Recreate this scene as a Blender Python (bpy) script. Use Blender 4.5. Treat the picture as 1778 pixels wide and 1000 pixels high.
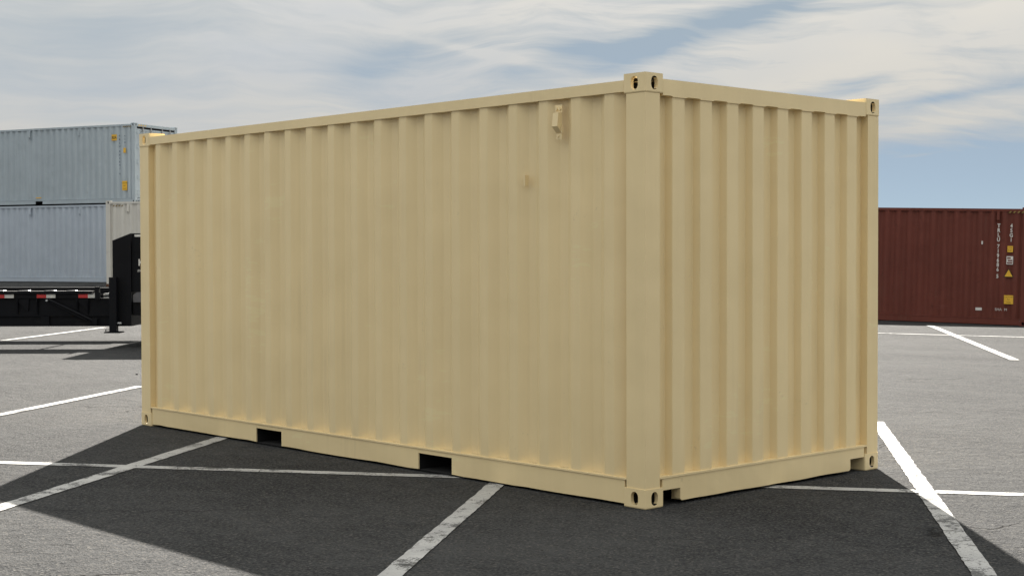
import bpy, bmesh, math, random
from mathutils import Vector, Matrix, noise
from math import radians, sin, cos, tan, atan, atan2, pi

SC = bpy.context.scene
for o in list(bpy.data.objects):
    bpy.data.objects.remove(o)
COL = SC.collection

# ------------------------------------------------------------------ camera
YAW = 2.3963279943806297
PITCH, ROLL, FPX = -0.0234890873372215, -0.0026534110120685927, 2563.26
CAM = Vector((5.876630459872914, -6.495891143275856, 1.5240497737942025))
RH = Vector((sin(YAW), -cos(YAW), 0))            # horizontal right
FH = Vector((cos(YAW), sin(YAW), 0))             # horizontal forward
fwd = Vector((cos(PITCH) * cos(YAW), cos(PITCH) * sin(YAW), sin(PITCH)))
upv = RH.cross(fwd)
r2 = cos(ROLL) * RH + sin(ROLL) * upv
u2 = -sin(ROLL) * RH + cos(ROLL) * upv
cd = bpy.data.cameras.new('camera')
cam = bpy.data.objects.new('camera', cd)
COL.objects.link(cam)
m = Matrix((r2, u2, -fwd)).transposed().to_4x4()
m.translation = CAM
cam.matrix_world = m
cd.sensor_width = 36
cd.lens = FPX / 1778 * 36
cd.clip_start = 0.1
cd.clip_end = 4000
SC.camera = cam

# ------------------------------------------------------------------ light
SUN_AZ, SUN_EL = radians(136.1), radians(33.6)   # direction towards the sun
EXPOSURE = 2.24
SKY_STRENGTH = 0.05
SUN_STRENGTH = 3.7
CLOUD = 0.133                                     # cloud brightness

SC.view_settings.view_transform = 'Standard'
SC.view_settings.look = 'None'
SC.view_settings.gamma = 1
SC.view_settings.use_curve_mapping = False
SC.view_settings.exposure = EXPOSURE

sd = bpy.data.lights.new('sun', 'SUN')
sd.energy = SUN_STRENGTH
sd.angle = radians(0.5)
sd.color = (1.0, 0.94, 0.85)
sun = bpy.data.objects.new('sun', sd)
COL.objects.link(sun)
sdir = Vector((cos(SUN_EL) * cos(SUN_AZ), cos(SUN_EL) * sin(SUN_AZ), sin(SUN_EL)))
sun.rotation_euler = sdir.to_track_quat('Z', 'Y').to_euler()
sun.location = sdir * 60


class NT:
    """tiny helper to write node trees"""
    def __init__(self, tree):
        self.t = tree
        tree.nodes.clear()

    def n(self, typ, ins=None, **props):
        nd = self.t.nodes.new(typ)
        for k, v in props.items():
            setattr(nd, k, v)
        for k, v in (ins or {}).items():
            self.put(nd.inputs[k], v)
        return nd

    def put(self, sock, v):
        if isinstance(v, bpy.types.NodeSocket):
            self.t.links.new(v, sock)
        elif isinstance(v, bpy.types.Node):
            self.t.links.new(v.outputs[0], sock)
        else:
            sock.default_value = v

    def math(self, op, a, b=0.0, c=None, clamp=False):
        nd = self.t.nodes.new('ShaderNodeMath')
        nd.operation = op
        nd.use_clamp = clamp
        self.put(nd.inputs[0], a)
        self.put(nd.inputs[1], b)
        if c is not None:
            self.put(nd.inputs[2], c)
        return nd.outputs[0]

    def mix(self, f, a, b, blend='MIX'):
        nd = self.t.nodes.new('ShaderNodeMix')
        nd.data_type = 'RGBA'
        nd.blend_type = blend
        self.put(nd.inputs[0], f)
        self.put(nd.inputs[6], a)
        self.put(nd.inputs[7], b)
        return nd.outputs[2]

    def ramp(self, f, stops, interp='LINEAR'):
        nd = self.t.nodes.new('ShaderNodeValToRGB')
        nd.color_ramp.interpolation = interp
        els = nd.color_ramp.elements
        while len(els) < len(stops):
            els.new(0.5)
        for e, (p, c) in zip(els, stops):
            e.position = p
            e.color = (c, c, c, 1) if isinstance(c, (int, float)) else (*c, 1)
        self.put(nd.inputs[0], f)
        return nd.outputs[0]

    def noise(self, vec, scale, detail=4, rough=0.55, dist=0.0, typ='FBM'):
        nd = self.t.nodes.new('ShaderNodeTexNoise')
        nd.noise_type = typ
        self.put(nd.inputs['Vector'], vec)
        nd.inputs['Scale'].default_value = scale
        nd.inputs['Detail'].default_value = detail
        nd.inputs['Roughness'].default_value = rough
        nd.inputs['Distortion'].default_value = dist
        return nd.outputs[0]

    def mapping(self, vec, loc=(0, 0, 0), rot=(0, 0, 0), scale=(1, 1, 1), typ='POINT'):
        nd = self.t.nodes.new('ShaderNodeMapping')
        nd.vector_type = typ
        self.put(nd.inputs['Vector'], vec)
        nd.inputs['Location'].default_value = loc
        nd.inputs['Rotation'].default_value = rot
        nd.inputs['Scale'].default_value = scale
        return nd.outputs[0]


# ------------------------------------------------------------------ sky
world = bpy.data.worlds.new('World')
SC.world = world
world.use_nodes = True
N = NT(world.node_tree)
geo = N.n('ShaderNodeTexCoord').outputs['Generated']
sky = N.n('ShaderNodeTexSky', sky_type='NISHITA', sun_disc=False)
sky.sun_elevation = SUN_EL
sky.sun_rotation = pi / 2 - SUN_AZ
sky.altitude = 2500
sky.air_density = 0.4
sky.dust_density = 0.1
sky.ozone_density = 1.0
# direction in a frame whose Y axis is the compass bearing of the sun side of the lot
loc = N.mapping(geo, rot=(0, 0, -(YAW - pi / 2)))
sep = N.n('ShaderNodeSeparateXYZ', {0: loc})
az = N.math('ARCTAN2', sep.outputs[0], sep.outputs[1])
hyp = N.math('SQRT', N.math('ADD', N.math('MULTIPLY', sep.outputs[0], sep.outputs[0]),
                            N.math('MULTIPLY', sep.outputs[1], sep.outputs[1])))
el = N.math('ARCTAN2', sep.outputs[2], hyp)


def bank(x, y, wx, wy, rot, amp):
    """a soft bank of cloud (or a gap, amp < 0) at a bearing and height, as a node value"""
    a0 = atan((x - 889) / FPX)
    e0 = atan((440 - y) / FPX * cos(a0))
    dx = N.math('SUBTRACT', az, a0)
    dy = N.math('SUBTRACT', el, e0)
    c, s = cos(radians(rot)), sin(radians(rot))
    p = N.math('ADD', N.math('MULTIPLY', dx, c * FPX / wx), N.math('MULTIPLY', dy, s * FPX / wx))
    q = N.math('ADD', N.math('MULTIPLY', dx, -s * FPX / wy), N.math('MULTIPLY', dy, c * FPX / wy))
    r = N.math('ADD', N.math('MULTIPLY', p, p), N.math('MULTIPLY', q, q))
    return N.math('MULTIPLY', N.math('EXPONENT', N.math('MULTIPLY', r, -1.0)), amp)


warp = N.n('ShaderNodeTexNoise', {'Vector': loc, 'Scale': 5.0, 'Detail': 3.0})
wv = N.n('ShaderNodeVectorMath', {0: warp.outputs['Color'], 1: (0.5, 0.5, 0.5)}, operation='SUBTRACT')
wv = N.n('ShaderNodeVectorMath', {0: wv.outputs[0], 'Scale': 0.07}, operation='SCALE')
lw = N.n('ShaderNodeVectorMath', {0: loc, 1: wv.outputs[0]}, operation='ADD').outputs[0]
st1 = N.mapping(lw, rot=(0, radians(13), 0), scale=(2.0, 2.0, 17.0))
st2 = N.mapping(lw, rot=(0, radians(9), 0), scale=(5.0, 5.0, 60.0))
st3 = N.mapping(lw, rot=(0, radians(24), 0), scale=(7.0, 7.0, 44.0))
f1 = N.noise(st1, 1.6, 5, 0.55, 0.4)
f2 = N.noise(st2, 1.5, 5, 0.6, 0.6)
f3 = N.noise(st3, 1.4, 6, 0.62, 0.8)
dens = N.math('ADD', N.math('MULTIPLY', N.math('SUBTRACT', f1, 0.5), 0.9), 0.86)
wisp = N.math('ADD', bank(1250, 110, 620, 420, 0, 0.85), 0.35)
fib = N.math('ADD', N.math('MULTIPLY', N.math('SUBTRACT', f2, 0.5), 1.35), N.math('MULTIPLY', N.math('SUBTRACT', f3, 0.5), 1.3))
dens = N.math('ADD', dens, N.math('MULTIPLY', fib, wisp))
for b in ((120, 70, 330, 120, 12, -0.27),
          (190, 80, 90, 60, 20, -0.12),            # faint grey-blue blotches in the overcast
          (420, 190, 300, 60, 6, 0.12),
          (645, 122, 80, 34, 16, -0.50),           # small gap
          (770, 85, 150, 40, 14, -0.18),
          (990, 96, 100, 24, 14, -0.55),
          (1110, 88, 90, 26, 20, -0.55),
          (1250, 42, 170, 30, 17, -0.75),          # long gap
          (1400, 0, 110, 18, 14, -0.45),
          (870, 101, 170, 8, -12, 0.45),           # old contrail
          (900, 40, 160, 26, 12, 0.22),
          (1420, 105, 330, 36, 11, 0.28),          # bright bank over the corner
          (1150, 118, 110, 18, 16, 0.32),
          (1490, 152, 60, 14, 6, -0.40),
          (1640, 172, 170, 9, 8, -0.55),
          (1660, 210, 190, 17, 9, 0.30),
          (1700, 310, 340, 70, 4, -1.35),          # clear low sky
          (1590, 273, 45, 4, 5, 0.45)):
    dens = N.math('ADD', dens, bank(*b))
cover = N.ramp(dens, ((0.15, 0.0), (0.55, 0.5), (1.0, 1.0)))
shade = N.noise(N.mapping(lw, rot=(0, radians(12), 0), scale=(3, 3, 11), loc=(4, 1, 2)), 1.3, 4, 0.5)
# thicker parts are greyer, thin parts carry a warm tint from the sun; a thin pale veil lies over the gaps too
cc = N.mix(N.ramp(shade, ((0.33, 0.0), (0.66, 1.0))), (0.83, 0.86, 0.88, 1), (1.04, 1.00, 0.91, 1))
cc = N.mix(cover, (0.49, 0.545, 0.50, 1), cc)
# a cloud layer is brighter overhead than at the horizon, steepened here to brighten the shaded container walls
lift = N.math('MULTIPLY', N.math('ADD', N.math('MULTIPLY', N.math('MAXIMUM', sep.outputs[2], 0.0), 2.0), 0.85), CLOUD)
veil = N.math('ADD', N.math('MULTIPLY', cover, 0.15), 0.84)
bg0 = N.n('ShaderNodeBackground', {'Color': sky.outputs[0], 'Strength': SKY_STRENGTH})
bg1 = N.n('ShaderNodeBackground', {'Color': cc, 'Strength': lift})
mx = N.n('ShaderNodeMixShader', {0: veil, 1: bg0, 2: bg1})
out = N.n('ShaderNodeOutputWorld', {0: mx})

# ------------------------------------------------------------------ helpers


def P(x, y, d):
    """world point at depth d metres seen at photo position x, y (measured once from the photograph)"""
    s = (x - 889) * d / FPX
    yh = 442.14 - 4.72 * x / 1778
    return CAM + RH * s + FH * d + Vector((0, 0, -(y - yh) * d / FPX))


def tag(o, label=None, cat=None, group=None, kind=None):
    for k, v in (('label', label), ('category', cat), ('group', group), ('kind', kind)):
        if v:
            o[k] = v
    return o


def empty(name, loc=(0, 0, 0), rot=(0, 0, 0)):
    o = bpy.data.objects.new(name, None)
    COL.objects.link(o)
    o.location = loc
    o.rotation_euler = rot
    o.empty_display_size = 0.2
    return o


def link(name, me, parent=None):
    o = bpy.data.objects.new(name, me)
    COL.objects.link(o)
    o.parent = parent
    return o


def done(bm, name, mat, parent=None, bevel=0.0, seg=2, smooth=False):
    if bevel > 0:
        es = [e for e in bm.edges if len(e.link_faces) == 2 and e.calc_face_angle(0) > 0.5]
        bmesh.ops.bevel(bm, geom=es, offset=bevel, segments=seg, affect='EDGES', profile=0.6, clamp_overlap=True)
    bmesh.ops.recalc_face_normals(bm, faces=bm.faces[:])
    me = bpy.data.meshes.new(name)
    bm.to_mesh(me)
    bm.free()
    if smooth:
        for p in me.polygons:
            p.use_smooth = True
    for mm in (mat if isinstance(mat, (list, tuple)) else [mat]):
        me.materials.append(mm)
    return link(name, me, parent)


def box(bm, x0, x1, y0, y1, z0, z1):
    vs = [bm.verts.new(c) for c in ((x0, y0, z0), (x1, y0, z0), (x1, y1, z0), (x0, y1, z0),
                                    (x0, y0, z1), (x1, y0, z1), (x1, y1, z1), (x0, y1, z1))]
    for f in ((3, 2, 1, 0), (4, 5, 6, 7), (0, 1, 5, 4), (1, 2, 6, 5), (2, 3, 7, 6), (3, 0, 4, 7)):
        bm.faces.new([vs[i] for i in f])
    return vs


def prism(bm, pts, axis, a, b):
    """extrude a 2D outline along an axis from a to b"""
    def mk(p, t):
        return {'x': (t, p[0], p[1]), 'y': (p[0], t, p[1]), 'z': (p[0], p[1], t)}[axis]
    A = [bm.verts.new(mk(p, a)) for p in pts]
    B = [bm.verts.new(mk(p, b)) for p in pts]
    n = len(pts)
    bm.faces.new(A)
    bm.faces.new(B[::-1])
    for i in range(n):
        j = (i + 1) % n
        bm.faces.new((A[j], A[i], B[i], B[j]))


def tube(bm, a, b, r, n=10, r2=None):
    a, b = Vector(a), Vector(b)
    ax = (b - a).normalized()
    t = ax.orthogonal().normalized()
    q = ax.cross(t)
    r2 = r if r2 is None else r2
    A = [bm.verts.new(a + (t * cos(2 * pi * i / n) + q * sin(2 * pi * i / n)) * r) for i in range(n)]
    B = [bm.verts.new(b + (t * cos(2 * pi * i / n) + q * sin(2 * pi * i / n)) * r2) for i in range(n)]
    bm.faces.new(A[::-1])
    bm.faces.new(B)
    for i in range(n):
        j = (i + 1) % n
        bm.faces.new((A[i], A[j], B[j], B[i]))


# ------------------------------------------------------------------ materials


def paint(name, col, rough=0.45, streak=0.05, rust=0.0, wav=0.004, spec=0.4, dirt=(0.10, 0.085, 0.06)):
    mt = bpy.data.materials.new(name)
    mt.use_nodes = True
    n = NT(mt.node_tree)
    tc = n.n('ShaderNodeTexCoord').outputs['Object']
    big = n.noise(tc, 1.1, 3, 0.5)
    stv = n.noise(n.mapping(tc, scale=(14, 14, 0.55)), 1.0, 5, 0.6)
    fine = n.noise(tc, 38, 3, 0.6)
    lo = tuple(c * (1 - streak * 1.6) for c in col)
    hi = tuple(min(c * (1 + streak), 0.9) for c in col)
    v = n.math('ADD', n.math('MULTIPLY', big, 0.55), n.math('MULTIPLY', stv, 0.45))
    base = n.mix(n.ramp(v, ((0.34, 0.0), (0.66, 1.0))), (*lo, 1), (*hi, 1))
    spk = n.ramp(n.math('MULTIPLY', fine, n.noise(tc, 2.4, 4, 0.7)), ((0.40, 0.0), (0.47, 1.0)))
    base = n.mix(n.math('MULTIPLY', spk, 0.12 + rust * 0.9), base, (*dirt, 1))
    run = n.ramp(n.math('MULTIPLY', stv, n.noise(tc, 0.8, 2, 0.5)), ((0.33, 0.0), (0.46, 1.0)))
    base = n.mix(n.math('MULTIPLY', run, 0.10 + rust * 0.4), base, (*dirt, 1))
    if rust > 0:
        rs = n.ramp(n.noise(tc, 3.2, 7, 0.72, 0.6), ((0.60, 0.0), (0.68, 1.0)))
        base = n.mix(n.math('MULTIPLY', rs, rust), base, (0.05, 0.02, 0.012, 1))
    # small pale scuffs where the paint has been rubbed
    sc = n.noise(n.mapping(tc, rot=(.2, .1, 0), scale=(5, 5, 22)), 1.0, 3, 0.6)
    sc = n.ramp(n.math('MULTIPLY', sc, n.noise(tc, 1.3, 2, 0.5)), ((0.385, 0.0), (0.41, 1.0)))
    base = n.mix(n.math('MULTIPLY', sc, 0.16), base, (*[min(.85, c * 1.25 + .03) for c in col], 1))
    h = n.math('ADD', n.math('MULTIPLY', n.noise(tc, 1.9, 2, 0.45), 1.0), n.math('MULTIPLY', fine, 0.035))
    bp = n.n('ShaderNodeBump', {'Height': h, 'Strength': 1.0, 'Distance': wav * 6})
    rg = n.math('ADD', n.math('MULTIPLY', big, 0.22), rough - 0.11)
    bs = n.n('ShaderNodeBsdfPrincipled', {'Base Color': base, 'Roughness': rg, 'Normal': bp,
                                          'Specular IOR Level': spec})
    n.n('ShaderNodeOutputMaterial', {0: bs})
    return mt


def plain(name, col, rough=0.6, metal=0.0, var=0.15):
    mt = bpy.data.materials.new(name)
    mt.use_nodes = True
    n = NT(mt.node_tree)
    tc = n.n('ShaderNodeTexCoord').outputs['Object']
    f = n.noise(tc, 9, 4, 0.6)
    base = n.mix(n.ramp(f, ((0.35, 0.0), (0.65, 1.0))), (*[c * (1 - var) for c in col], 1),
                 (*[min(1, c * (1 + var)) for c in col], 1))
    bs = n.n('ShaderNodeBsdfPrincipled', {'Base Color': base, 'Roughness': rough, 'Metallic': metal})
    n.n('ShaderNodeOutputMaterial', {0: bs})
    return mt


def asphalt_nodes(n, tc):
    sep = n.n('ShaderNodeSeparateXYZ', {0: tc})
    along = n.mapping(tc, rot=(0, 0, -radians(36)), scale=(0.16, 1.0, 1.0))
    big = n.noise(tc, 0.16, 4, 0.55)
    band = n.noise(along, 1.1, 6, 0.66, 0.5)
    mid = n.noise(tc, 2.2, 6, 0.7)
    grain = n.noise(tc, 46, 4, 0.75)
    vor = n.n('ShaderNodeTexVoronoi', {'Vector': tc, 'Scale': 95.0}, feature='F1')
    stone = n.n('ShaderNodeSeparateColor', {0: vor.outputs['Color']}).outputs[0]
    v = n.math('ADD', n.math('MULTIPLY', big, 0.30), n.math('MULTIPLY', band, 0.40))
    v = n.math('ADD', v, n.math('MULTIPLY', mid, 0.30))
    lump = n.noise(tc, 7.0, 4, 0.62, 0.3)
    v = n.math('ADD', v, n.math('MULTIPLY', n.math('SUBTRACT', lump, 0.5), 0.45))
    patch = n.noise(tc, 0.55, 5, 0.68, 0.6)
    v = n.math('ADD', v, n.math('MULTIPLY', n.math('SUBTRACT', patch, 0.5), 0.55))
    base = n.mix(n.ramp(v, ((0.36, 0.0), (0.65, 1.0))), (0.0128, 0.0144, 0.0178, 1), (0.050, 0.0515, 0.054, 1))
    base = n.mix(n.math('MULTIPLY', n.ramp(grain, ((0.42, 0.0), (0.60, 1.0))), 0.65), base, (0.086, 0.086, 0.084, 1))
    chip = n.ramp(stone, ((0.86, 0.0), (0.95, 1.0)))
    base = n.mix(n.math('MULTIPLY', chip, 0.55), base, (0.13, 0.123, 0.112, 1))
    pit = n.ramp(stone, ((0.02, 1.0), (0.10, 0.0)))
    base = n.mix(n.math('MULTIPLY', pit, 0.6), base, (0.018, 0.018, 0.018, 1))
    # hairline cracks with tar-dark bottoms
    cw = n.n('ShaderNodeVectorMath', {0: n.n('ShaderNodeTexNoise', {'Vector': tc, 'Scale': 2.5, 'Detail': 5.0}).outputs['Color'],
                                      'Scale': 0.55}, operation='SCALE').outputs[0]
    cv = n.n('ShaderNodeVectorMath', {0: tc, 1: cw}, operation='ADD').outputs[0]
    ck = n.n('ShaderNodeTexVoronoi', {'Vector': cv, 'Scale': 0.42}, feature='DISTANCE_TO_EDGE').outputs[0]
    crack = n.ramp(ck, ((0.0, 1.0), (0.006, 0.0)))
    crack = n.math('MULTIPLY', crack, n.ramp(n.noise(n.mapping(tc, loc=(31, 12, 0)), 0.5, 3, 0.5), ((0.60, 0.0), (0.66, 1.0))))
    stain = n.ramp(n.noise(tc, 0.9, 5, 0.65, 0.4), ((0.66, 0.0), (0.74, 1.0)))
    base = n.mix(n.math('MULTIPLY', stain, 0.55), base, (0.03, 0.03, 0.03, 1))
    h = n.math('ADD', n.math('MULTIPLY', grain, 0.7), n.math('MULTIPLY', vor.outputs['Distance'], 0.5))
    h = n.math('ADD', h, n.math('MULTIPLY', mid, 0.9))
    h = n.math('ADD', h, n.math('MULTIPLY', band, 1.6))
    h = n.math('ADD', h, n.math('MULTIPLY', lump, 2.4))
    h = n.math('SUBTRACT', h, n.math('MULTIPLY', crack, 1.2))
    return base, crack, h, grain, mid, stone


def asphalt():
    mt = bpy.data.materials.new('weathered_asphalt')
    mt.use_nodes = True
    n = NT(mt.node_tree)
    tc = n.n('ShaderNodeTexCoord').outputs['Object']
    base, crack, h, grain, mid, stone = asphalt_nodes(n, tc)
    base = n.mix(n.math('MULTIPLY', crack, 0.9), base, (0.012, 0.012, 0.012, 1))
    bp = n.n('ShaderNodeBump', {'Height': h, 'Strength': 1.0, 'Distance': 0.016})
    rg = n.math('ADD', n.math('MULTIPLY', mid, 0.12), 0.80)
    bs = n.n('ShaderNodeBsdfPrincipled', {'Base Color': base, 'Roughness': rg, 'Normal': bp,
                                          'Specular IOR Level': 0.07})
    n.n('ShaderNodeOutputMaterial', {0: bs})
    return mt


def line_paint():
    """road paint, worn through to the asphalt in patches and cracks"""
    mt = bpy.data.materials.new('worn_white_line_paint')
    mt.use_nodes = True
    n = NT(mt.node_tree)
    tc = n.n('ShaderNodeTexCoord').outputs['Object']
    base, crack, h, grain, mid, stone = asphalt_nodes(n, tc)
    w = n.noise(tc, 1.5, 5, 0.7)
    g = n.noise(tc, 60, 4, 0.8)
    w6 = n.noise(n.mapping(tc, loc=(3, 7, 0)), 4.5, 6, 0.68)
    worn = n.ramp(n.math('ADD', n.math('MULTIPLY', w6, 0.75), n.math('ADD', n.math('MULTIPLY', w, 0.35), n.math('MULTIPLY', g, 0.55))),
                  ((0.845, 0.0), (0.885, 1.0)))
    fleck = n.math('MULTIPLY', n.ramp(g, ((0.48, 0.0), (0.58, 1.0))), n.ramp(w, ((0.35, 0.35), (0.6, 1.0))))
    worn = n.math('MAXIMUM', n.math('MAXIMUM', worn, crack), n.math('MULTIPLY', fleck, 0.62))
    pw = n.mix(n.ramp(n.math('ADD', n.math('MULTIPLY', g, .5), n.math('MULTIPLY', mid, .5)), ((0.38, 0.0), (0.62, 1.0))),
               (0.32, 0.32, 0.32, 1), (0.54, 0.535, 0.52, 1))
    colr = n.mix(n.math('MULTIPLY', worn, 0.85), pw, base)
    bp = n.n('ShaderNodeBump', {'Height': h, 'Strength': 0.6, 'Distance': 0.006})
    bs = n.n('ShaderNodeBsdfPrincipled', {'Base Color': colr, 'Roughness': 0.7, 'Normal': bp,
                                          'Specular IOR Level': 0.12})
    n.n('ShaderNodeOutputMaterial', {0: bs})
    return mt


M_ASPH = asphalt()
M_LINE = line_paint()
M_TAN = paint('tan_container_paint', (0.80, 0.645, 0.37), 0.36, 0.025, 0.0, 0.0028)
M_BLUE = paint('blue_grey_container_paint', (0.38, 0.44, 0.485), 0.5, 0.06, 0.10)
M_PALE = paint('pale_blue_grey_container_paint', (0.42, 0.475, 0.545), 0.5, 0.05, 0.05)
M_WHITE = paint('off_white_container_paint', (0.62, 0.60, 0.55), 0.5, 0.06, 0.12)
M_RED = paint('oxide_red_container_paint', (0.140, 0.039, 0.028), 0.6, 0.10, 0.35, 0.004, 0.22)
M_BLACK = paint('black_trailer_paint', (0.0035, 0.004, 0.006), 0.5, 0.2, 0.0, 0.002, 0.16, (0.012, 0.011, 0.010))
M_DARK = plain('dark_steel_and_shade', (0.003, 0.003, 0.0035), 0.95)  # near black; also stands for shade inside pockets and sill hollows
M_CAVE = plain('shaded_casting_interior', (0.018, 0.014, 0.010), 0.9)  # shade coloured into the casting insides, dimming sun through the top hole
M_FLOOR = plain('plywood_floor', (0.05, 0.04, 0.03), 0.8)
M_RUBBER = plain('tyre_rubber', (0.015, 0.015, 0.015), 0.85)
M_RUST = plain('rusty_steel', (0.10, 0.045, 0.022), 0.8, 0.0, 0.45)
M_GALV = plain('galvanised_steel', (0.38, 0.39, 0.40), 0.4, 0.3)
M_YEL = plain('yellow_label', (0.72, 0.42, 0.03), 0.55, 0, 0.06)
M_FADED = plain('faded_yellow_stripe', (0.22, 0.15, 0.045), .7)
M_INK = plain('black_ink', (0.015, 0.014, 0.012), 0.6)
M_NAVY = plain('dark_blue_lettering', (0.03, 0.05, 0.09), 0.6)
M_PRINT = plain('white_lettering', (0.62, 0.60, 0.57), 0.6, 0, 0.12)
M_REDR = plain('red_reflector', (0.52, 0.03, 0.03), 0.35, 0, 0.1)
M_WHTR = plain('white_reflector', (0.60, 0.60, 0.58), 0.35, 0, 0.1)

# ------------------------------------------------------------------ ground


def sst(a, b, x):
    t = max(0.0, min(1.0, (x - a) / (b - a)))
    return t * t * (3 - 2 * t)


RED_C = P(1783, 500, 36.0).copy()
RED_C.z = 0
RED_PHI = radians(23.7)
RED_ROT = YAW - pi / 2 - RED_PHI
RX = Vector((cos(RED_ROT), sin(RED_ROT), 0))
RY = Vector((-sin(RED_ROT), cos(RED_ROT), 0))
RED_TILT = 0.0244


def height(x, y):
    v = Vector((x, y, 0)) - CAM
    s, d = v.dot(RH), v.dot(FH)
    z = 0.0
    if d > 20:
        left = 1 - sst(-6, 0, s)
        z += left * (0.43 * sst(30, 47.5, d) + 0.06 * sst(50.0, 52.8, d))
        w = Vector((x, y, 0)) - RED_C
        a, b = w.dot(RX), w.dot(RY)
        right = sst(1.0, 6.0, s)
        low = -0.292 - RED_TILT * max(-9.0, min(2.0, a))
        z += right * low * min(1.0, sst(-7.2, -1.5, b) * 1.0)
    return z


def ground():
    xs, ds = [], []
    s = -900.0
    def axis(segments):
        out = []
        for a, b, st in segments:
            k = max(1, round((b - a) / st))
            out += [a + (b - a) * i / k for i in range(k)]
        out.append(segments[-1][1])
        return out
    xs = axis(((-1500, -200, 200), (-200, -40, 20), (-40, 40, 1.0), (40, 200, 20), (200, 1500, 200)))
    ds = axis(((-400, -40, 60), (-40, 0, 5), (0, 24, 2), (24, 56, 0.7), (56, 80, 4), (80, 200, 20), (200, 2500, 230)))
    bm = bmesh.new()
    rows = []
    for d in ds:
        row = []
        for s in xs:
            p = CAM + RH * s + FH * d
            row.append(bm.verts.new((p.x, p.y, height(p.x, p.y))))
        rows.append(row)
    for j in range(len(ds) - 1):
        for i in range(len(xs) - 1):
            bm.faces.new((rows[j][i], rows[j][i + 1], rows[j + 1][i + 1], rows[j + 1][i]))
    o = done(bm, 'asphalt_ground', M_ASPH, None, smooth=True)
    tag(o, 'weathered grey asphalt of the container yard', None, None, 'structure')


ground()


def strip(name, a, b, w, label, seed):
    """painted line on the ground between two points, ragged edges, laid on the asphalt"""
    rnd = random.Random(seed)
    a, b = Vector((*a, 0)), Vector((*b, 0))
    L = (b - a).length
    t = (b - a) / L
    q = Vector((-t.y, t.x, 0))
    k = int(L / 0.06) + 1
    bm = bmesh.new()
    prev = None
    for i in range(k + 1):
        c = a + t * (L * i / k)
        e0 = w / 2 + 0.006 * noise.noise((i * 0.35, seed, 0)) + rnd.uniform(-.003, .003)
        e1 = w / 2 + 0.006 * noise.noise((i * 0.35, seed, 5)) + rnd.uniform(-.003, .003)
        pr = []
        for p in (c - q * e0, c + q * e1):
            pr.append(bm.verts.new((p.x, p.y, height(p.x, p.y) + LINE_Z[0])))
        if prev:
            bm.faces.new((prev[0], pr[0], pr[1], prev[1]))
        prev = pr
    o = done(bm, name, M_LINE, None, smooth=True)
    for p in o.data.polygons:
        pass
    tag(o, label, None, None, 'structure')
    LINE_Z[0] += 0.0008
    return o


LINE_Z = [0.004]


def ext(a, b, before, after):
    a, b = Vector(a), Vector(b)
    t = (b - a).normalized()
    return tuple(a - t * before), tuple(b + t * after)


strip('parking_line', *ext((-4.61, -1.94), (1.27, 2.13), 9, 7), 0.12, 'long white line crossing the stalls', 1)
strip('parking_line', *ext((-2.72, -2.76), (-4.69, -0.04), 3, 1.0), 0.13, 'worn white stall line by the far end', 2)
strip('parking_line', *ext((0.30, -2.11), (-1.30, -0.03), 3, 1.2), 0.115, 'worn white stall line at the long side', 3)
strip('parking_line', *ext((-1.56, 4.80), (2.30, -0.17), 0.1, 3), 0.115, 'white stall line past the right corner', 4)
strip('parking_line', *ext((-7.70, -0.59), (-9.47, 1.82), 3, 0.05), 0.12, 'white stall line at left', 5)
strip('parking_line', *ext((-19.6, 4.8), (-22.24, 7.89), 0.3, 0.2), 0.14, 'white stall line under the trailer', 6)
strip('parking_line', *ext((-9.83, 17.34), (-7.25, 18.02), 6, 8), 0.12, 'white cross line before the red container', 7)
strip('parking_line', *ext((-10.65, 20.52), (-4.55, 12.73), 0.3, 0.0), 0.13, 'white stall line before the red container', 8)



def on_ground(x, y):
    yh = 442.14 - 4.72 * x / 1778
    d = CAM.z * FPX / (y - yh)
    p = P(x, y, d)
    return p.x, p.y


M_TAR = bpy.data.materials.new('crack_in_asphalt')
M_TAR.use_nodes = True
_n = NT(M_TAR.node_tree)
_n.n('ShaderNodeOutputMaterial', {0: _n.n('ShaderNodeBsdfPrincipled', {'Base Color': (0.012, 0.012, 0.012, 1), 'Roughness': 0.95,
                                                                      'Specular IOR Level': 0.0})})


def crack(pts, w, seed):
    """ragged crack through the asphalt and paint"""
    rnd = random.Random(seed)
    P2 = [Vector((*on_ground(*p), 0)) for p in pts]
    bm = bmesh.new()
    prev = None
    for a, b in zip(P2, P2[1:]):
        k = max(2, int((b - a).length / .025))
        t = (b - a).normalized()
        q = Vector((-t.y, t.x, 0))
        for i in range(k + 1):
            c = a.lerp(b, i / k)
            c = c + q * .03 * noise.noise((c.x * 5, c.y * 5, seed)) + q * rnd.uniform(-.006, .006)
            ww = w * (.35 + .65 * rnd.random())
            pr = [bm.verts.new((p.x, p.y, height(p.x, p.y) + .0125)) for p in (c - q * ww / 2, c + q * ww / 2)]
            if prev:
                bm.faces.new((prev[0], pr[0], pr[1], prev[1]))
            prev = pr
    o = done(bm, 'asphalt_crack', M_TAR)
    tag(o, 'dark hairline crack in the asphalt', None, None, 'structure')


crack(((1524, 777), (1548, 770), (1566, 768)), .012, 1)
crack(((1583, 830), (1601, 828)), .020, 2)
crack(((1590, 851), (1607, 853), (1625, 856)), .022, 3)
crack(((560, 815), (500, 812), (455, 818), (440, 826)), .008, 4)
crack(((690, 984), (722, 986)), .010, 5)

# ------------------------------------------------------------------ containers


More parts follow.
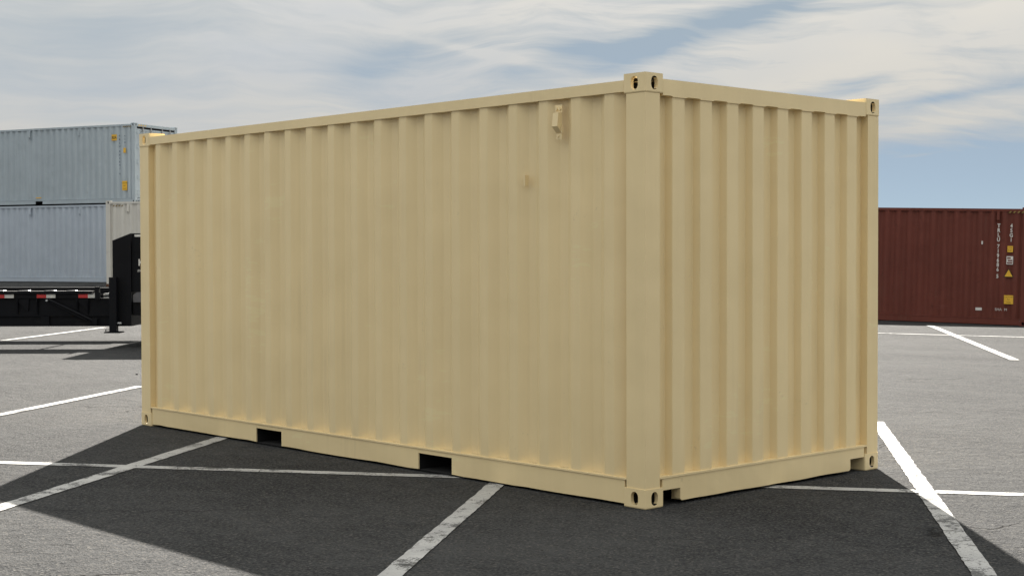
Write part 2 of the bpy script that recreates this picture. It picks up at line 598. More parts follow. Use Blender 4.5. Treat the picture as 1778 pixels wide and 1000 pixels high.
def stadium(bm, c, hw, hh, axis, a, b, n=8):
    """stadium prism: hw half width, hh half height (hh > hw)"""
    pts = []
    for i in range(n + 1):
        t = pi * i / n
        pts.append((c[0] + hw * cos(t), c[1] + (hh - hw) + hw * sin(t)))
    for i in range(n + 1):
        t = pi + pi * i / n
        pts.append((c[0] + hw * cos(t), c[1] - (hh - hw) + hw * sin(t)))
    prism(bm, pts, axis, a, b)


CAST = (0.178, 0.162, 0.118)


def boolean(base, cutters):
    """difference of bmeshes, evaluated once"""
    me = bpy.data.meshes.new('casting_blank')
    base.to_mesh(me)
    base.free()
    ob = bpy.data.objects.new('casting_blank', me)
    COL.objects.link(ob)
    tmp = []
    for c in cutters:
        bmesh.ops.recalc_face_normals(c, faces=c.faces[:])
        cm = bpy.data.meshes.new('cutter')
        c.to_mesh(cm)
        c.free()
        co = bpy.data.objects.new('cutter', cm)
        COL.objects.link(co)
        tmp.append(co)
        md = ob.modifiers.new('b', 'BOOLEAN')
        md.operation = 'DIFFERENCE'
        md.solver = 'EXACT'
        md.object = co
    dg = bpy.context.evaluated_depsgraph_get()
    res = bpy.data.meshes.new_from_object(ob.evaluated_get(dg))
    for o in tmp + [ob]:
        bpy.data.objects.remove(o)
    return res


def casting_mesh():
    """outer corner at the origin: body spans x -0.178..0, y 0..0.162, z 0..0.118; holes on x=0, y=0, top and bottom"""
    lx, ly, lz = CAST
    b = bmesh.new()
    box(b, -lx, 0, 0, ly, 0, lz)
    bmesh.ops.bevel(b, geom=[e for e in b.edges if not all(v.co.z > lz - .001 for v in e.verts)], offset=0.009, segments=2, affect='EDGES', profile=0.5)
    bmesh.ops.recalc_face_normals(b, faces=b.faces[:])
    c0 = bmesh.new(); box(c0, -lx + .026, -.026, .026, ly - .026, .024, lz - .024)
    c1 = bmesh.new(); stadium(c1, (-lx * .50, lz * .5), .0295, .041, 'y', -.02, .05)
    c2 = bmesh.new(); stadium(c2, (ly * .50, lz * .5), .0295, .041, 'x', -.05, .02)
    c3 = bmesh.new(); stadium(c3, (-lx * .5, ly * .5), .031, .062, 'z', lz - .05, lz + .02)
    c4 = bmesh.new(); stadium(c4, (-lx * .5, ly * .5), .031, .062, 'z', -.02, .05)
    return boolean(b, (c0, c1, c2, c3, c4))


CASTING = casting_mesh()
_cast = {}
lx_, ly_, lz_ = CAST


def casting(sx, sy, mat):
    key = (sx, sy, mat.name)
    if key not in _cast:
        bm = bmesh.new()
        bm.from_mesh(CASTING)
        bmesh.ops.transform(bm, matrix=Matrix.Diagonal((sx, sy, 1, 1)), verts=bm.verts)
        if sx * sy < 0:
            bmesh.ops.reverse_faces(bm, faces=bm.faces[:])
        me = bpy.data.meshes.new('corner_casting')
        bm.to_mesh(me)
        bm.free()
        me.materials.clear()
        me.materials.append(mat)
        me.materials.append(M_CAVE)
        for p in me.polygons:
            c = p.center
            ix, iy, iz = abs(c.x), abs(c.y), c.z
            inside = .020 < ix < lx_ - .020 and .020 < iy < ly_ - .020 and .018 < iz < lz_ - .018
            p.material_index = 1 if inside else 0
        _cast[key] = me
    return _cast[key]


def corrugation(a, b, n, outer, slope, inner, depth, start_inner):
    """list of (position, depth) along a..b; n periods"""
    per = outer + 2 * slope + inner
    k = (b - a) / (n * per + (inner if start_inner else outer))
    pts = []
    t = a
    if start_inner:
        pts.append((t, depth)); t += inner * k
        pts.append((t, depth))
        for _ in range(n):
            t += slope * k; pts.append((t, 0))
            t += outer * k; pts.append((t, 0))
            t += slope * k; pts.append((t, depth))
            t += inner * k; pts.append((t, depth))
    else:
        pts.append((t, 0)); t += outer * k
        pts.append((t, 0))
        for _ in range(n):
            t += slope * k; pts.append((t, depth))
            t += inner * k; pts.append((t, depth))
            t += slope * k; pts.append((t, 0))
            t += outer * k; pts.append((t, 0))
    return pts


def sheet(pts, mk, z0, z1, rows, dent=0.0, seed=0, fillet=0.003):
    """corrugated sheet steel: profile pts pressed, z rows; folds slightly rounded; mk(t, depth, z) -> point"""
    # round the folds
    prof = []
    for i, p in enumerate(pts):
        if i in (0, len(pts) - 1):
            prof.append(p)
            continue
        for q in (pts[i - 1], pts[i + 1]):
            L = math.hypot(q[0] - p[0], q[1] - p[1])
            f = min(fillet, L * .3) / L
            prof.append((p[0] + (q[0] - p[0]) * f, p[1] + (q[1] - p[1]) * f))
    bm = bmesh.new()
    grid = []
    for r in range(rows + 1):
        z = z0 + (z1 - z0) * r / rows
        row = []
        for (t, d) in prof:
            w = 0.0
            if dent:
                w = dent * noise.noise((t * 1.3, z * 1.1, seed)) + dent * .5 * noise.noise((t * 4.1, z * 2.3, seed + 7))
                w *= min(1.0, 4.0 * min(r, rows - r) / rows)
            row.append(bm.verts.new(mk(t, d + w, z)))
        grid.append(row)
    for r in range(rows):
        for i in range(len(prof) - 1):
            bm.faces.new((grid[r][i], grid[r][i + 1], grid[r + 1][i + 1], grid[r + 1][i]))
    return bm


def text_mesh(s, size, name, mat, parent, origin, xdir, nrm, spacing=None, bold=0.0, stretch=1.0):
    """flat lettering. spacing: stack the letters downwards by that step"""
    xdir, nrm = Vector(xdir).normalized(), Vector(nrm).normalized()
    ydir = nrm.cross(xdir)
    o0 = Vector(origin)
    items, dy = [], 0.0
    if spacing is None:
        items = [(s, 0.0)]
    else:
        for c in s:
            if c != ' ':
                items.append((c, dy))
            dy -= spacing * (.45 if c == ' ' else 1)
    holder = parent if spacing is None else empty(name)
    if spacing is not None:
        holder.parent = parent
    for st, dy in items:
        cu = bpy.data.curves.new('t', 'FONT')
        cu.body = st
        cu.size = size
        cu.align_x = 'CENTER'
        cu.offset = bold
        cu.resolution_u = 3
        ob = bpy.data.objects.new('t', cu)
        COL.objects.link(ob)
        dg = bpy.context.evaluated_depsgraph_get()
        me = bpy.data.meshes.new_from_object(ob.evaluated_get(dg))
        bpy.data.objects.remove(ob)
        for v in me.vertices:
            v.co = o0 + xdir * v.co.x * stretch + ydir * (v.co.y + dy)
        me.materials.clear()
        me.materials.append(mat)
        o = link(name if spacing is None else 'letter', me, holder)
        if spacing is None:
            o['kind'] = 'stuff'
    return o


def plate(name, mat, parent, x0, x1, z0, z1, y, th=0.003):
    bm = bmesh.new()
    box(bm, x0, x1, y - th, y, z0, z1)
    return done(bm, name, mat, parent)


def container(name, L, H, mat, loc, rot, tilt=0.0, side_n=20, end_n=8, door_pos=False, pockets=(), near=False,
              vents=(), dent=0.004):
    """local frame: long visible side on y = 0 facing -Y, x from -L to 0, y to W. door_pos: doors on the x = 0 end"""
    W = 2.438
    root = empty(name, loc, (0, -tilt, rot))
    lx, ly, lz = CAST
    bv = 0.006 if near else 0.0
    for (x, sx) in ((0, 1), (-L, -1)):
        for (y, sy) in ((0, 1), (W, -1)):
            for z in (0, H - lz):
                c = link('corner_casting', casting(sx, sy, mat), root)
                c.location = (x, y, z)
            # post: a folded channel between the castings
            bm = bmesh.new()
            px, py = 0.158, 0.134
            q = [(x - sx * .005, y + sy * .005), (x - sx * px, y + sy * .005), (x - sx * px, y + sy * .085),
                 (x - sx * .085, y + sy * .085), (x - sx * .085, y + sy * py), (x - sx * .005, y + sy * py)]
            prism(bm, q, 'z', lz, H - lz)
            done(bm, 'corner_post', mat, root, 0.014 if near else 0.0, 3)
    zr1 = H - 0.036
    zr0 = zr1 - 0.068
    for (y, sy) in ((0, 1), (W, -1)):
        ya, yb = sorted((y + sy * .004, y + sy * .064))
        bm = bmesh.new()
        box(bm, -L + lx, -lx, ya, yb, zr0, zr1)
        done(bm, 'top_side_rail', mat, root, bv)
        # bottom rail: channel with a lip along its top edge, open at the fork pockets
        z0, z1 = 0.018, 0.172
        cuts = sorted(pockets)
        xs = [-L + lx]
        for a, b in cuts:
            xs += [a, b]
        xs.append(-lx)
        bm = bmesh.new()
        y0, y1 = sorted((y + sy * .012, y + sy * .022))
        for i in range(0, len(xs), 2):
            a, b = xs[i], xs[i + 1]
            k = max(2, int((b - a) / .12)) if near else 1
            # the face plate, its lower edge knocked about a little
            vt = []
            for j in range(k + 1):
                xx = a + (b - a) * j / k
                e = 0.0
                if near and 0 < j < k:
                    e = 0.007 * noise.noise((xx * 2.1, y, 3.3)) + 0.006 * max(0, noise.noise((xx * 6.3, y, 1.1)))
                vt.append([bm.verts.new((xx, yy + (e * .5 * sy if zz < .1 else 0), zz + (e if zz < .1 else 0)))
                           for (yy, zz) in ((y0, z0), (y1, z0), (y1, z1 - .012), (y0, z1 - .012))])
            for j in range(k):
                for u in range(4):
                    v = (u + 1) % 4
                    bm.faces.new((vt[j][u], vt[j][v], vt[j + 1][v], vt[j + 1][u]))
            bm.faces.new(vt[0][::-1])
            bm.faces.new(vt[-1])
        for a, b in cuts:                    # strap over each pocket
            box(bm, a, b, y0 + .001, y1 - .001, 0.128 + .002, z1 - .013)
        done(bm, 'bottom_side_rail', mat, root, 0.0)
        bm = bmesh.new()
        lo, hi = sorted((y + sy * .005, y + sy * .056))
        box(bm, -L + px + .002, -px - .002, lo, hi, z1 - .010, z1)
        done(bm, 'rail_lip', mat, root, 0.003 if near else 0.0, 1)
        for a, b in cuts:                    # fork pocket lining: a tunnel coloured black for its inner shade
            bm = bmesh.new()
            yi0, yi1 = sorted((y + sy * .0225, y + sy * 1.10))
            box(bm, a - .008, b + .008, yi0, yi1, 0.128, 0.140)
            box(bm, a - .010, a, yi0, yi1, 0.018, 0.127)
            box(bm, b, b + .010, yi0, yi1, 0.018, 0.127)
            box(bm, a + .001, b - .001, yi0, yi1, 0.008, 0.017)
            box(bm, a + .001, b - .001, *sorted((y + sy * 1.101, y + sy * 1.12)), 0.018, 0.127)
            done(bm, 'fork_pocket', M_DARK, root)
    # side panels
    pz0, pz1 = 0.163, zr0 + 0.02
    for k, (y, sy) in enumerate(((0, 1), (W, -1))):
        pts = corrugation(-L + px - .030, -px + .030, side_n, .072, .068, .070, .044, True)
        bm = sheet(pts, lambda t, d, z, y=y, sy=sy: (t, y + sy * (.014 + d), z), pz0, pz1,
                   30 if near else 6, dent, 3 + k * 11)
        done(bm, 'side_panel', mat, root, smooth=False)
    # plain end and door end
    xe, se = (-L, -1) if door_pos else (0, 1)
    pts = corrugation(.134 - .003, W - .134 + .003, end_n, .110, .020, .104, .050, True)
    bm = sheet(pts, lambda t, d, z: (xe - se * (.012 + d), t, z), 0.168, zr0 + 0.01, 30 if near else 4, dent, 41)
    done(bm, 'end_panel', mat, root)
    for (x, sx) in ((0, 1), (-L, -1)):
        bm = bmesh.new()
        z0t = H - .030 - .096
        xa, xb = sorted((x - sx * .004, x - sx * .070))
        if near and x == xe:
            # header rail whose lower edge steps down over each rib
            out = [(ly, z0t)]
            prof = [p for p in pts if ly + .02 < p[0] < W - ly - .02]
            out.append((ly + .01, z0t))
            for (t, d) in prof:
                out.append((t, z0t + (0.0 if d > .02 else -.006)))
            out += [(W - ly - .01, z0t), (W - ly, z0t), (W - ly, H - .030), (ly, H - .030)]
            prism(bm, out, 'x', xa, xb)
        else:
            box(bm, xa, xb, ly, W - ly, z0t, H - .030)
        done(bm, 'top_end_rail', mat, root, bv * .7, 2)
        # bottom sill, cut away beside the castings
        bm = bmesh.new()
        g, w, h = ly, (.178 if near else .115), .098
        out = [(g, h), (g + w - .014, h), (g + w - .014, .030), (g + w, .020), (W - g - w, .020), (W - g - w + .014, .030),
               (W - g - w + .014, h), (W - g, h), (W - g, .168), (g, .168)]
        xa, xb = sorted((x - sx * .010, x - sx * .060))
        prism(bm, out, 'x', xa, xb)
        if near:
            bmesh.ops.subdivide_edges(bm, edges=[e for e in bm.edges if abs(e.verts[0].co.y - e.verts[1].co.y) > 1.5],
                                      cuts=14)
            for v in bm.verts:
                if g + w + .05 < v.co.y < W - g - w - .05 and v.co.z < .03:
                    v.co.z += 0.006 * noise.noise((v.co.y * 3.1, 9, 0))
                    v.co.x += 0.010 * noise.noise((v.co.y * 2.7, 5, 0))
        done(bm, 'bottom_end_rail', mat, root, 0.0)
        bm = bmesh.new()
        xa, xb = sorted((x - sx * .004, x - sx * .075))
        box(bm, xa, xb, .136, W - .136, .169, .181)
        done(bm, 'sill_lip', mat, root, 0.003 if near else 0.0, 1)
        # hollow behind each of the sill's cut-outs, blackened to read as shade, with a stop plate on its inner side
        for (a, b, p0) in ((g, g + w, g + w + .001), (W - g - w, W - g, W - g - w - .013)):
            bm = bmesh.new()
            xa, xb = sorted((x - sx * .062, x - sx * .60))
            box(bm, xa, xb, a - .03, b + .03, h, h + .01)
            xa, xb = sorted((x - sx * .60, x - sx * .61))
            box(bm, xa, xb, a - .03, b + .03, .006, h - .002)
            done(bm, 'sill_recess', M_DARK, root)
            bm = bmesh.new()
            xa, xb = sorted((x - sx * .061, x - sx * .095))
            box(bm, xa, xb, p0, p0 + .012, .02, h - .001)
            done(bm, 'stop_plate', mat, root)
    # doors
    xd, sx = (0, 1) if door_pos else (-L, -1)
    for (ya, yb) in ((.140, W / 2 - .006), (W / 2 + .006, W - .140)):
        ptsd = corrugation(ya + .05, yb - .05, 3, .2, .03, .06, .03, False)
        bm = sheet(ptsd, lambda t, d, z: (xd - sx * (.045 + d), t, z), .22, H - .22, 2)
        xa, xb = sorted((xd - sx * .030, xd - sx * .080))
        box(bm, xa, xb, ya, ya + .05, .20, H - .20)
        box(bm, xa, xb, yb - .05, yb, .20, H - .20)
        box(bm, xa, xb, ya + .05, yb - .05, .20, .26)
        box(bm, xa, xb, ya + .05, yb - .05, H - .27, H - .20)
        dr = done(bm, 'door', mat, root)
        bm = bmesh.new()
        xa, xb = sorted((xd - sx * .045, xd - sx * .082))
        box(bm, xa, xb, ya, yb, H - .199, H - .127)
        done(bm, 'gasket_and_gap', M_DARK, dr)  # black strip for the gasket and the shaded gap above the door
        for f in (.30, .72):
            yy = ya + (yb - ya) * f
            bm = bmesh.new()
            tube(bm, (xd + sx * .005, yy, .19), (xd + sx * .005, yy, H - .10), .017, 8)
            for zz in (.25, .9, 1.6, H - .25):
                xa, xb = sorted((xd - sx * .03, xd + sx * .028))
                box(bm, xa, xb, yy - .05, yy + .05, zz, zz + .05)
            done(bm, 'lock_rod', M_GALV if not near else mat, dr)
        yh = ya - .010 if ya < W / 2 else yb + .010
        for zz in (.22, .80, 1.42, H - .40) if H < 2.7 else (.30, .85, 1.4, 1.95, H - .40):
            bm = bmesh.new()
            tube(bm, (xd + sx * .008, yh, zz), (xd + sx * .008, yh, zz + .16), .014, 8)
            ya2, yb2 = sorted((yh, yh + (.10 if ya < W / 2 else -.10)))
            xa, xb = sorted((xd - sx * .029, xd + sx * .012))
            box(bm, xa, xb, ya2, yb2, zz + .03, zz + .13)
            done(bm, 'hinge', mat, root)
    # roof and floor
    pts = corrugation(-L + .18, -.18, 28 if L < 8 else 57, .09, .014, .10, .02, False)
    bm = sheet(pts, lambda t, d, z: (t, z, zr1 - .006 - d), .062, W - .062, 2)
    done(bm, 'roof', mat, root)
    for x0, x1 in ((-L + .06, -L + .19), (-.19, -.06)):
        bm = bmesh.new()
        box(bm, x0, x1, .066, W - .066, zr1 - .012, zr1 - .004)
        done(bm, 'roof_end_plate', mat, root)
    bm = bmesh.new()
    box(bm, -L + .08, -.08, .055, W - .055, .145, .172)
    done(bm, 'floor', M_FLOOR, root)
    bm = bmesh.new()
    x = -L + .5
    while x < -.4:
        if not any(a - .12 < x < b + .12 for a, b in pockets):
            box(bm, x, x + .045, .056, W - .056, .03, .144)
        x += .3
    cm = done(bm, 'cross_members', M_DARK, root)
    cm.name = 'cross_member'
    cm['kind'] = 'stuff'
    for (vx, vz, sc) in vents:
        bm = bmesh.new()
        w = .024 if near else .030
        hh = .115 if near else .20 * sc
        # cover box with slanted open foot, screwed on by a plate above and below
        pr = [(.013, vz + hh), (-.020, vz + hh), (-.030, vz + .03), (.013, vz - .012)]
        prism(bm, pr, 'x', vx - w, vx + w)
        box(bm, vx - w * .9, vx + w * 1.2, .006, .012, vz - .050, vz - .013)
        box(bm, vx - w * 1.3, vx + w * 1.3, .006, .012, vz + hh + .002, vz + hh + .05)
        box(bm, vx + w + .003, vx + w * 1.5, .001, .011, vz - .01, vz + .03)
        v = done(bm, 'vent', mat, root, 0.003 if near else 0, 1)
        if near:
            for (rx, rz, rr) in ((vx, vz - .032, .006), (vx - .014, vz + hh + .025, .010), (vx + .014, vz + hh + .025, .010)):
                bm = bmesh.new()
                tube(bm, (rx, .007, rz), (rx, -.003, rz), rr, 10)
                done(bm, 'rivet', mat, v)
    return root


# the tan container in front
tan_box = container('shipping_container', 6.058, 2.591, M_TAN, (0, 0, 0), 0, near=True, side_n=20, end_n=8,
                    pockets=((-4.210, -3.850), (-2.147, -1.787)), vents=((-0.735, 2.285, 1.0),), dent=0.004)
tag(tan_box, 'tan painted twenty foot shipping container filling the foreground', 'shipping container')
bm = bmesh.new()
box(bm, -1.058, -1.044, .006, .036, 1.955, 2.025)
done(bm, 'tie_tab', M_TAN, tan_box, 0.002, 1)

# left stack
SR = YAW - pi / 2 - radians(25.5)


def place(x, d, z):
    p = P(x, 500, d)
    return (p.x, p.y, z)


blue_low = container('shipping_container', 12.192, 2.896, M_PALE, place(236, 53.6, 0.49), SR, side_n=42, vents=(
    (-2.6, 2.5, 1.2), (-5.0, 2.5, 1.2), (-7.4, 2.5, 1.2), (-9.8, 2.5, 1.2)), dent=0.006)
tag(blue_low, 'pale blue container at the bottom of the left stack', 'shipping container', 'forty foot containers in the yard')
blue_top = container('shipping_container', 12.192, 2.896, M_BLUE, place(236, 53.6, 3.39), SR, side_n=42, door_pos=True, vents=(
    (-2.6, 2.5, 1.2), (-5.0, 2.5, 1.2), (-7.4, 2.5, 1.2), (-9.8, 2.5, 1.2)), dent=0.006,
    pockets=((-4.75, -4.40),))
tag(blue_top, 'blue grey container with yellow labels on top of the left stack', 'shipping container',
    'forty foot containers in the yard')
white_box = container('shipping_container', 12.192, 2.896, M_WHITE,
                      (0, 0, 0), 0, side_n=42, vents=((-11.4, 2.5, 1.2), (-8.0, 2.5, 1.2)), dent=0.006)
wr = YAW - pi / 2 - radians(8)
wl = Vector(place(184.5, 49.8, 0.43))
white_box.rotation_euler.z = wr
white_box.location = wl + Vector((cos(wr), sin(wr), 0)) * 12.192
tag(white_box, 'off white container behind the black trailer bulkhead', 'shipping container', 'forty foot containers in the yard')
red_box = container('shipping_container', 12.192, 2.896, M_RED, (RED_C.x, RED_C.y, -0.292), RED_ROT, tilt=-RED_TILT, side_n=42,
                    vents=((-0.735, 2.55, 1.0), (-4.6, 2.55, 1.0)), dent=0.012)
tag(red_box, 'oxide red container with white lettering at right', 'shipping container', 'forty foot containers in the yard')


def hazard(parent, x0, z, y, n=4, mt=None):
    for i in range(n):
        bm = bmesh.new()
        a = x0 + i * .10
        prism(bm, [(a, z), (a + .045, z), (a + .085, z + .05), (a + .04, z + .05)], 'y', y - .003, y)
        done(bm, 'hazard_stripe', mt or M_FADED, parent)


# red container's markings (placed along its side from the corner)
Y0 = 0.008
X = (1, 0, 0)
NRM = (0, -1, 0)
text_mesh('TRLU 719686 5', .128, 'serial_number', M_PRINT, red_box, (-.715, Y0, 2.40), X, NRM, .1135, .004, .85)
text_mesh('45G1', .128, 'type_code', M_PRINT, red_box, (-.42, Y0, 2.40), X, NRM, .1135, .004, .85)
lb = plate('weight_label', M_YEL, red_box, -.50, -.37, 1.80, 1.95, Y0)
text_mesh('HIGH', .042, 'lettering', M_INK, lb, (-.435, Y0 - .0035, 1.895), X, NRM)
text_mesh('9 6"', .055, 'lettering', M_INK, lb, (-.435, Y0 - .0035, 1.825), X, NRM)
lb = plate('data_plate', M_PRINT, red_box, -.515, -.36, 1.50, 1.70, Y0)
for i in range(3):
    plate('print_block', M_RED, lb, -.500 + .02 * (i == 1), -.375 - .04 * (i == 2), 1.52 + .058 * i, 1.553 + .058 * i, Y0 - .0032, .001)
bm = bmesh.new()
prism(bm, [(-.575, 1.185), (-.335, 1.185), (-.455, 1.405)], 'y', Y0 - .003, Y0)
tri = done(bm, 'warning_triangle', M_INK, red_box)
bm = bmesh.new()
prism(bm, [(-.550, 1.200), (-.360, 1.200), (-.455, 1.375)], 'y', Y0 - .005, Y0 - .0032)
done(bm, 'triangle_face', M_YEL, tri)
lb = plate('caution_label', M_YEL, red_box, -.545, -.330, .53, .745, Y0)
for s_, z_ in (('CAUTION', .685), ('9 6"', .625), ('HIGH', .555)):
    text_mesh(s_, .046, 'lettering', M_INK, lb, (-.4375, Y0 - .0035, z_), X, NRM)
plate('blank_label', M_PRINT, red_box, -1.21, -1.06, .35, .42, Y0)
text_mesh('SHA  M', .09, 'worn_lettering', M_PRINT, red_box, (-.61, Y0, .36), X, NRM)
plate('small_tag', M_PRINT, red_box, -1.115, -1.08, 1.98, 2.06, Y0)
hazard(red_box, -.50, 2.755, 0.001, 4, M_FADED)

# upper blue container's markings
lb = plate('size_label', M_YEL, blue_top, -1.07, -.83, 2.28, 2.50, Y0)
text_mesh('REA', .135, 'lettering', M_INK, lb, (-.95, Y0 - .0035, 2.34), X, NRM, None, .004, .9)
text_mesh('TRLU 802641 6', .10, 'serial_number', M_NAVY, blue_top, (-.70, Y0, 2.40), X, NRM, .125, .002)
text_mesh('45G1', .09, 'type_code', M_NAVY, blue_top, (-.46, Y0, 2.40), X, NRM, .115, .001)
plate('weight_label', M_YEL, blue_top, -.53, -.42, 1.82, 2.00, Y0)
lb = plate('caution_label', M_YEL, blue_top, -.60, -.37, .46, .80, Y0)
for s_, z_ in (('CAUTION', .70), ('9 6"', .60), ('HIGH', .50)):
    text_mesh(s_, .062, 'lettering', M_INK, lb, (-.485, Y0 - .0035, z_), X, NRM)
hazard(blue_top, -.55, 2.745, 0.001, 4)
bm = bmesh.new()
box(bm, -4.72, -4.46, .006, .010, .24, .275)
done(bm, 'manufacturer_plate', M_YEL, blue_top)
for i in range(4):
    bm = bmesh.new()
    prism(bm, [(.20 + i * .12, 2.79), (.25 + i * .12, 2.79), (.29 + i * .12, 2.84), (.24 + i * .12, 2.84)], 'x', -.003, .002)
    done(bm, 'hazard_stripe', M_YEL, blue_top)
hazard(white_box, -11.95, 2.70, 0.001, 4)
bm = bmesh.new()
box(bm, -12.20, -12.00, -.006, -.001, .005, .10)
done(bm, 'rust_patch', M_RUST, white_box)

# ------------------------------------------------------------------ black trailer
TD = 24.1
MPX = TD / FPX


def tx(x):
    return (x - 889) * MPX


def tz(y):
    return CAM.z - (y - 441.8) * MPX


tp = CAM + FH * TD
trailer = empty('flatbed_trailer', (tp.x, tp.y, 0), (0, 0, YAW - pi / 2))
tag(trailer, 'low black flatbed trailer with red and white reflectors at left', 'trailer')
XL = -14.6
XE = tx(166)
for y0 in (0.0, 2.26):
    bm = bmesh.new()
    # I-beam with flanges
    za, zb = tz(566.5), tz(518)
    box(bm, XL, tx(194), y0 + .06, y0 + .09, za + .012, zb)
    box(bm, XL, tx(194), y0 + .01, y0 + .15, za, za + .012)
    box(bm, XL, tx(194), y0 + .02, y0 + .058, tz(549), tz(547.4))
    done(bm, 'main_beam', M_BLACK, trailer)
    bm = bmesh.new()
    box(bm, XL, XE, y0 + .012, y0 + .15, tz(517.6), tz(510))
    box(bm, XL, tx(160), y0 - .03 if y0 == 0 else y0 + .03, y0 + .16, tz(509.6), tz(505.2))
    done(bm, 'deck_rail', M_BLACK, trailer, 0.004, 1)
# upper guide rail, then pale plates painted as the deck's highlights
bm = bmesh.new()
tube(bm, (XL, .30, tz(500.5)), (tx(158), .30, tz(501.5)), .022, 8)
done(bm, 'guide_rail', M_BLACK, trailer)
for xa, xb in ((-40, 7), (31, 50), (77, 95), (116, 132)):
    bm = bmesh.new()
    prism(bm, [(tx(xa), tz(505.3)), (tx(xb), tz(504.6)), (tx(xb) - .01, tz(503.9)), (tx(xa), tz(504.6))], 'y', -.02, .10)
    done(bm, 'highlight_plate', M_GALV, trailer)
x = 59.5 - 72 * 9
while x < 160:
    for (a, b, mt, nm) in ((x, x + 16.3, M_REDR, 'red_reflector'), (x + 16.6, x + 32.5, M_WHTR, 'white_reflector')):
        bm = bmesh.new()
        box(bm, tx(a), tx(b), .005, .011, tz(517.2), tz(511.0))
        done(bm, nm, mt, trailer)
    x += 72.4
# gussets under the deck
for xg in (-90, 28, 62, 132, 150):
    bm = bmesh.new()
    a, b = tx(xg), tx(xg) + .02
    prism(bm, [(.062, tz(518.5)), (.0, tz(518.5)), (.0, tz(524)), (.045, tz(546)), (.062, tz(546))], 'x', a, b)
    done(bm, 'gusset', M_BLACK, trailer)
for xg in (35, 140):
    bm = bmesh.new()
    prism(bm, [(tx(xg - 12), tz(519)), (tx(xg + 14), tz(519)), (tx(xg + 12), tz(540))], 'y', .030, .045)
    done(bm, 'web_plate', M_BLACK, trailer)
bm = bmesh.new()
box(bm, tx(69), tx(84), .02, .058, tz(566), tz(548))
done(bm, 'tool_bracket', M_BLACK, trailer, .005, 1)
bm = bmesh.new()
x = XL + .4
xs = []
while x < tx(150):
    xs.append(x)
    x += 1.1
for x in xs:
    bm = bmesh.new()
    box(bm, x, x + .06, .155, 2.26, tz(540), tz(528))
    done(bm, 'cross_member', M_BLACK, trailer)
# diagonal brace
bm = bmesh.new()
tube(bm, (tx(85), -.03, tz(520)), (tx(160), -.03, tz(556)), .020, 10)
tube(bm, (tx(88), -.02, tz(525)), (tx(150), -.02, tz(556)), .014, 8)
br = done(bm, 'diagonal_brace', M_BLACK, trailer)
bm = bmesh.new()
tube(bm, (tx(82), -.05, tz(521.5)), (tx(82), .02, tz(521.5)), .018, 8)
done(bm, 'brace_pin', M_GALV, br)
bm = bmesh.new()
prism(bm, [(tx(158), tz(553)), (tx(170), tz(552)), (tx(168), tz(566)), (tx(161), tz(561))], 'y', -.045, .0)
done(bm, 'brace_foot', M_BLACK, br)
# stake at the end of the deck
bm = bmesh.new()
box(bm, tx(165), tx(172.5), -.02, .055, tz(520), tz(498))
done(bm, 'stake_post', M_BLACK, trailer, .006, 1)
# sunlit surface beyond the stake, its brightness given as white plates
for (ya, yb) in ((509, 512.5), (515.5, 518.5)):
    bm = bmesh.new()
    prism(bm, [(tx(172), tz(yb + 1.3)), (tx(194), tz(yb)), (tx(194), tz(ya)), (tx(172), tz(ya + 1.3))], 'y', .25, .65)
    done(bm, 'sunlit_plate', M_WHTR, trailer)
# landing leg, wound up off the ground
bm = bmesh.new()
box(bm, tx(193.5), tx(206), -.16, -.04, tz(575), tz(481.5))
lg = done(bm, 'landing_leg', M_BLACK, trailer, .006, 1)
bm = bmesh.new()
box(bm, tx(186.5), tx(214), -.24, .04, tz(577.3), tz(575.3))
box(bm, tx(187), tx(188), -.17, -.15, tz(575), tz(571.5))
box(bm, tx(187), tx(193), -.17, -.15, tz(572), tz(571))
done(bm, 'foot_plate', M_BLACK, lg)
bm = bmesh.new()
tube(bm, (tx(206), -.1, tz(561)), (tx(213), -.1, tz(561)), .018, 8)
done(bm, 'crank_handle', M_GALV, lg)
# bulkhead: tall steel box with a sloping shoulder and lettered face
bm = bmesh.new()
prism(bm, [(tx(195.5), tz(566.5)), (tx(195.5), tz(418)), (tx(227.5), tz(405.5)), (tx(227.5), tz(566.5))], 'y', .0, 2.42)
bh = done(bm, 'bulkhead', M_BLACK, trailer, .012, 2)
bm = bmesh.new()
box(bm, tx(228), tx(420), .05, 2.37, tz(507), tz(405.5))
box(bm, tx(228), tx(420), .035, .049, tz(438), tz(436.5))
box(bm, tx(228), tx(231), .045, .049, tz(505), tz(407))
fc = done(bm, 'bulkhead_face', M_BLACK, trailer, .010, 2)
text_mesh('K', .15, 'lettering', M_PRINT, fc, (tx(244), .043, tz(461.5)), X, NRM, None, .004)
text_mesh('(DM', .045, 'small_lettering', M_PRINT, fc, (tx(242), .043, tz(472)), X, NRM, None, .001)
bm = bmesh.new()
box(bm, tx(233), tx(262), .040, .049, tz(411.5), tz(407.5))
done(bm, 'white_plate', M_WHTR, fc)
bm = bmesh.new()
box(bm, tx(229), tx(420), .06, 2.36, tz(548), tz(525))
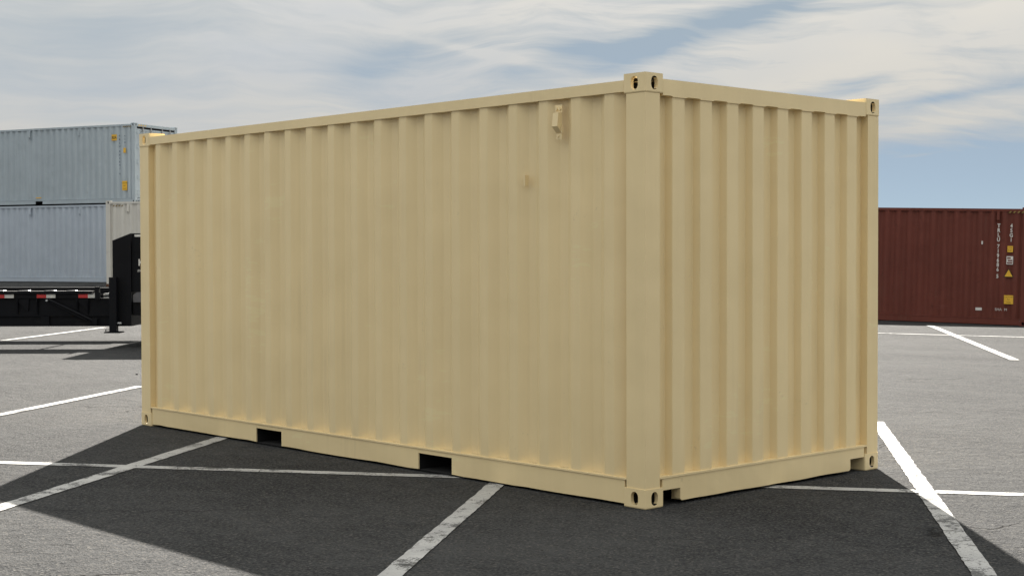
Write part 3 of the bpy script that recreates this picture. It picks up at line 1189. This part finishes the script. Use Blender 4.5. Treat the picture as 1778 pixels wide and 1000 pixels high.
done(bm, 'neck_beam', M_BLACK, trailer)
bm = bmesh.new()
prism(bm, [(tx(231), tz(525)), (tx(231), tz(512)), (tx(237), tz(508)), (tx(300), tz(508)), (tx(300), tz(525))], 'y', .0, .058)
done(bm, 'mudguard', plain('dull_grey_mudguard', (0.09, 0.09, 0.10), .5), trailer, .006, 1)


def wheel(x, y, sgn):
    R_, w = .42, .26
    prof = [(.24, 0), (.38, 0), (R_ - .01, .03), (R_, .06), (R_, w - .06), (R_ - .01, w - .03), (.38, w), (.24, w)]
    bm = bmesh.new()
    n = 32
    rings = []
    for (r, h) in prof:
        rings.append([bm.verts.new((x + r * cos(2 * pi * i / n), y + sgn * (h - w / 2), R_ + r * sin(2 * pi * i / n))) for i in range(n)])
    for k in range(len(prof)):
        A, B = rings[k], rings[(k + 1) % len(prof)]
        for i in range(n):
            j = (i + 1) % n
            bm.faces.new((A[i], A[j], B[j], B[i]))
    t = done(bm, 'tyre', M_RUBBER, None, smooth=True)
    wh = bmesh.new()
    tube(wh, (x, y - .10, R_), (x, y + .10, R_), .235, 24)
    tube(wh, (x, y - .125, R_), (x, y + .125, R_), .09, 16)
    w_ = done(wh, 'wheel', M_GALV, trailer)
    t.parent = w_
    return w_


for x in (-13.9, -12.9, -11.9, -4.55):
    for y in (.30, 2.12):
        wheel(x, y, -1)
    bm = bmesh.new()
    tube(bm, (x, .44, .42), (x, 1.98, .42), .06, 10)
    done(bm, 'axle', M_DARK, trailer)

# ------------------------------------------------------------------ small things on the ground
rnd = random.Random(5)


def pebble(x, y, r, label):
    bm = bmesh.new()
    bmesh.ops.create_icosphere(bm, subdivisions=2, radius=r)
    for v in bm.verts:
        v.co *= 1 + .25 * noise.noise(v.co * (2.0 / r) + Vector((x, y, 0)))
        v.co.z *= .6
    o = done(bm, 'pebble', M_DARK, None, smooth=True)
    o.location = (x, y, height(x, y) + r * .5)
    tag(o, label, 'pebble')


pebble(*on_ground(236, 651), .016, 'small dark pebble on sunlit asphalt left of the tan container')
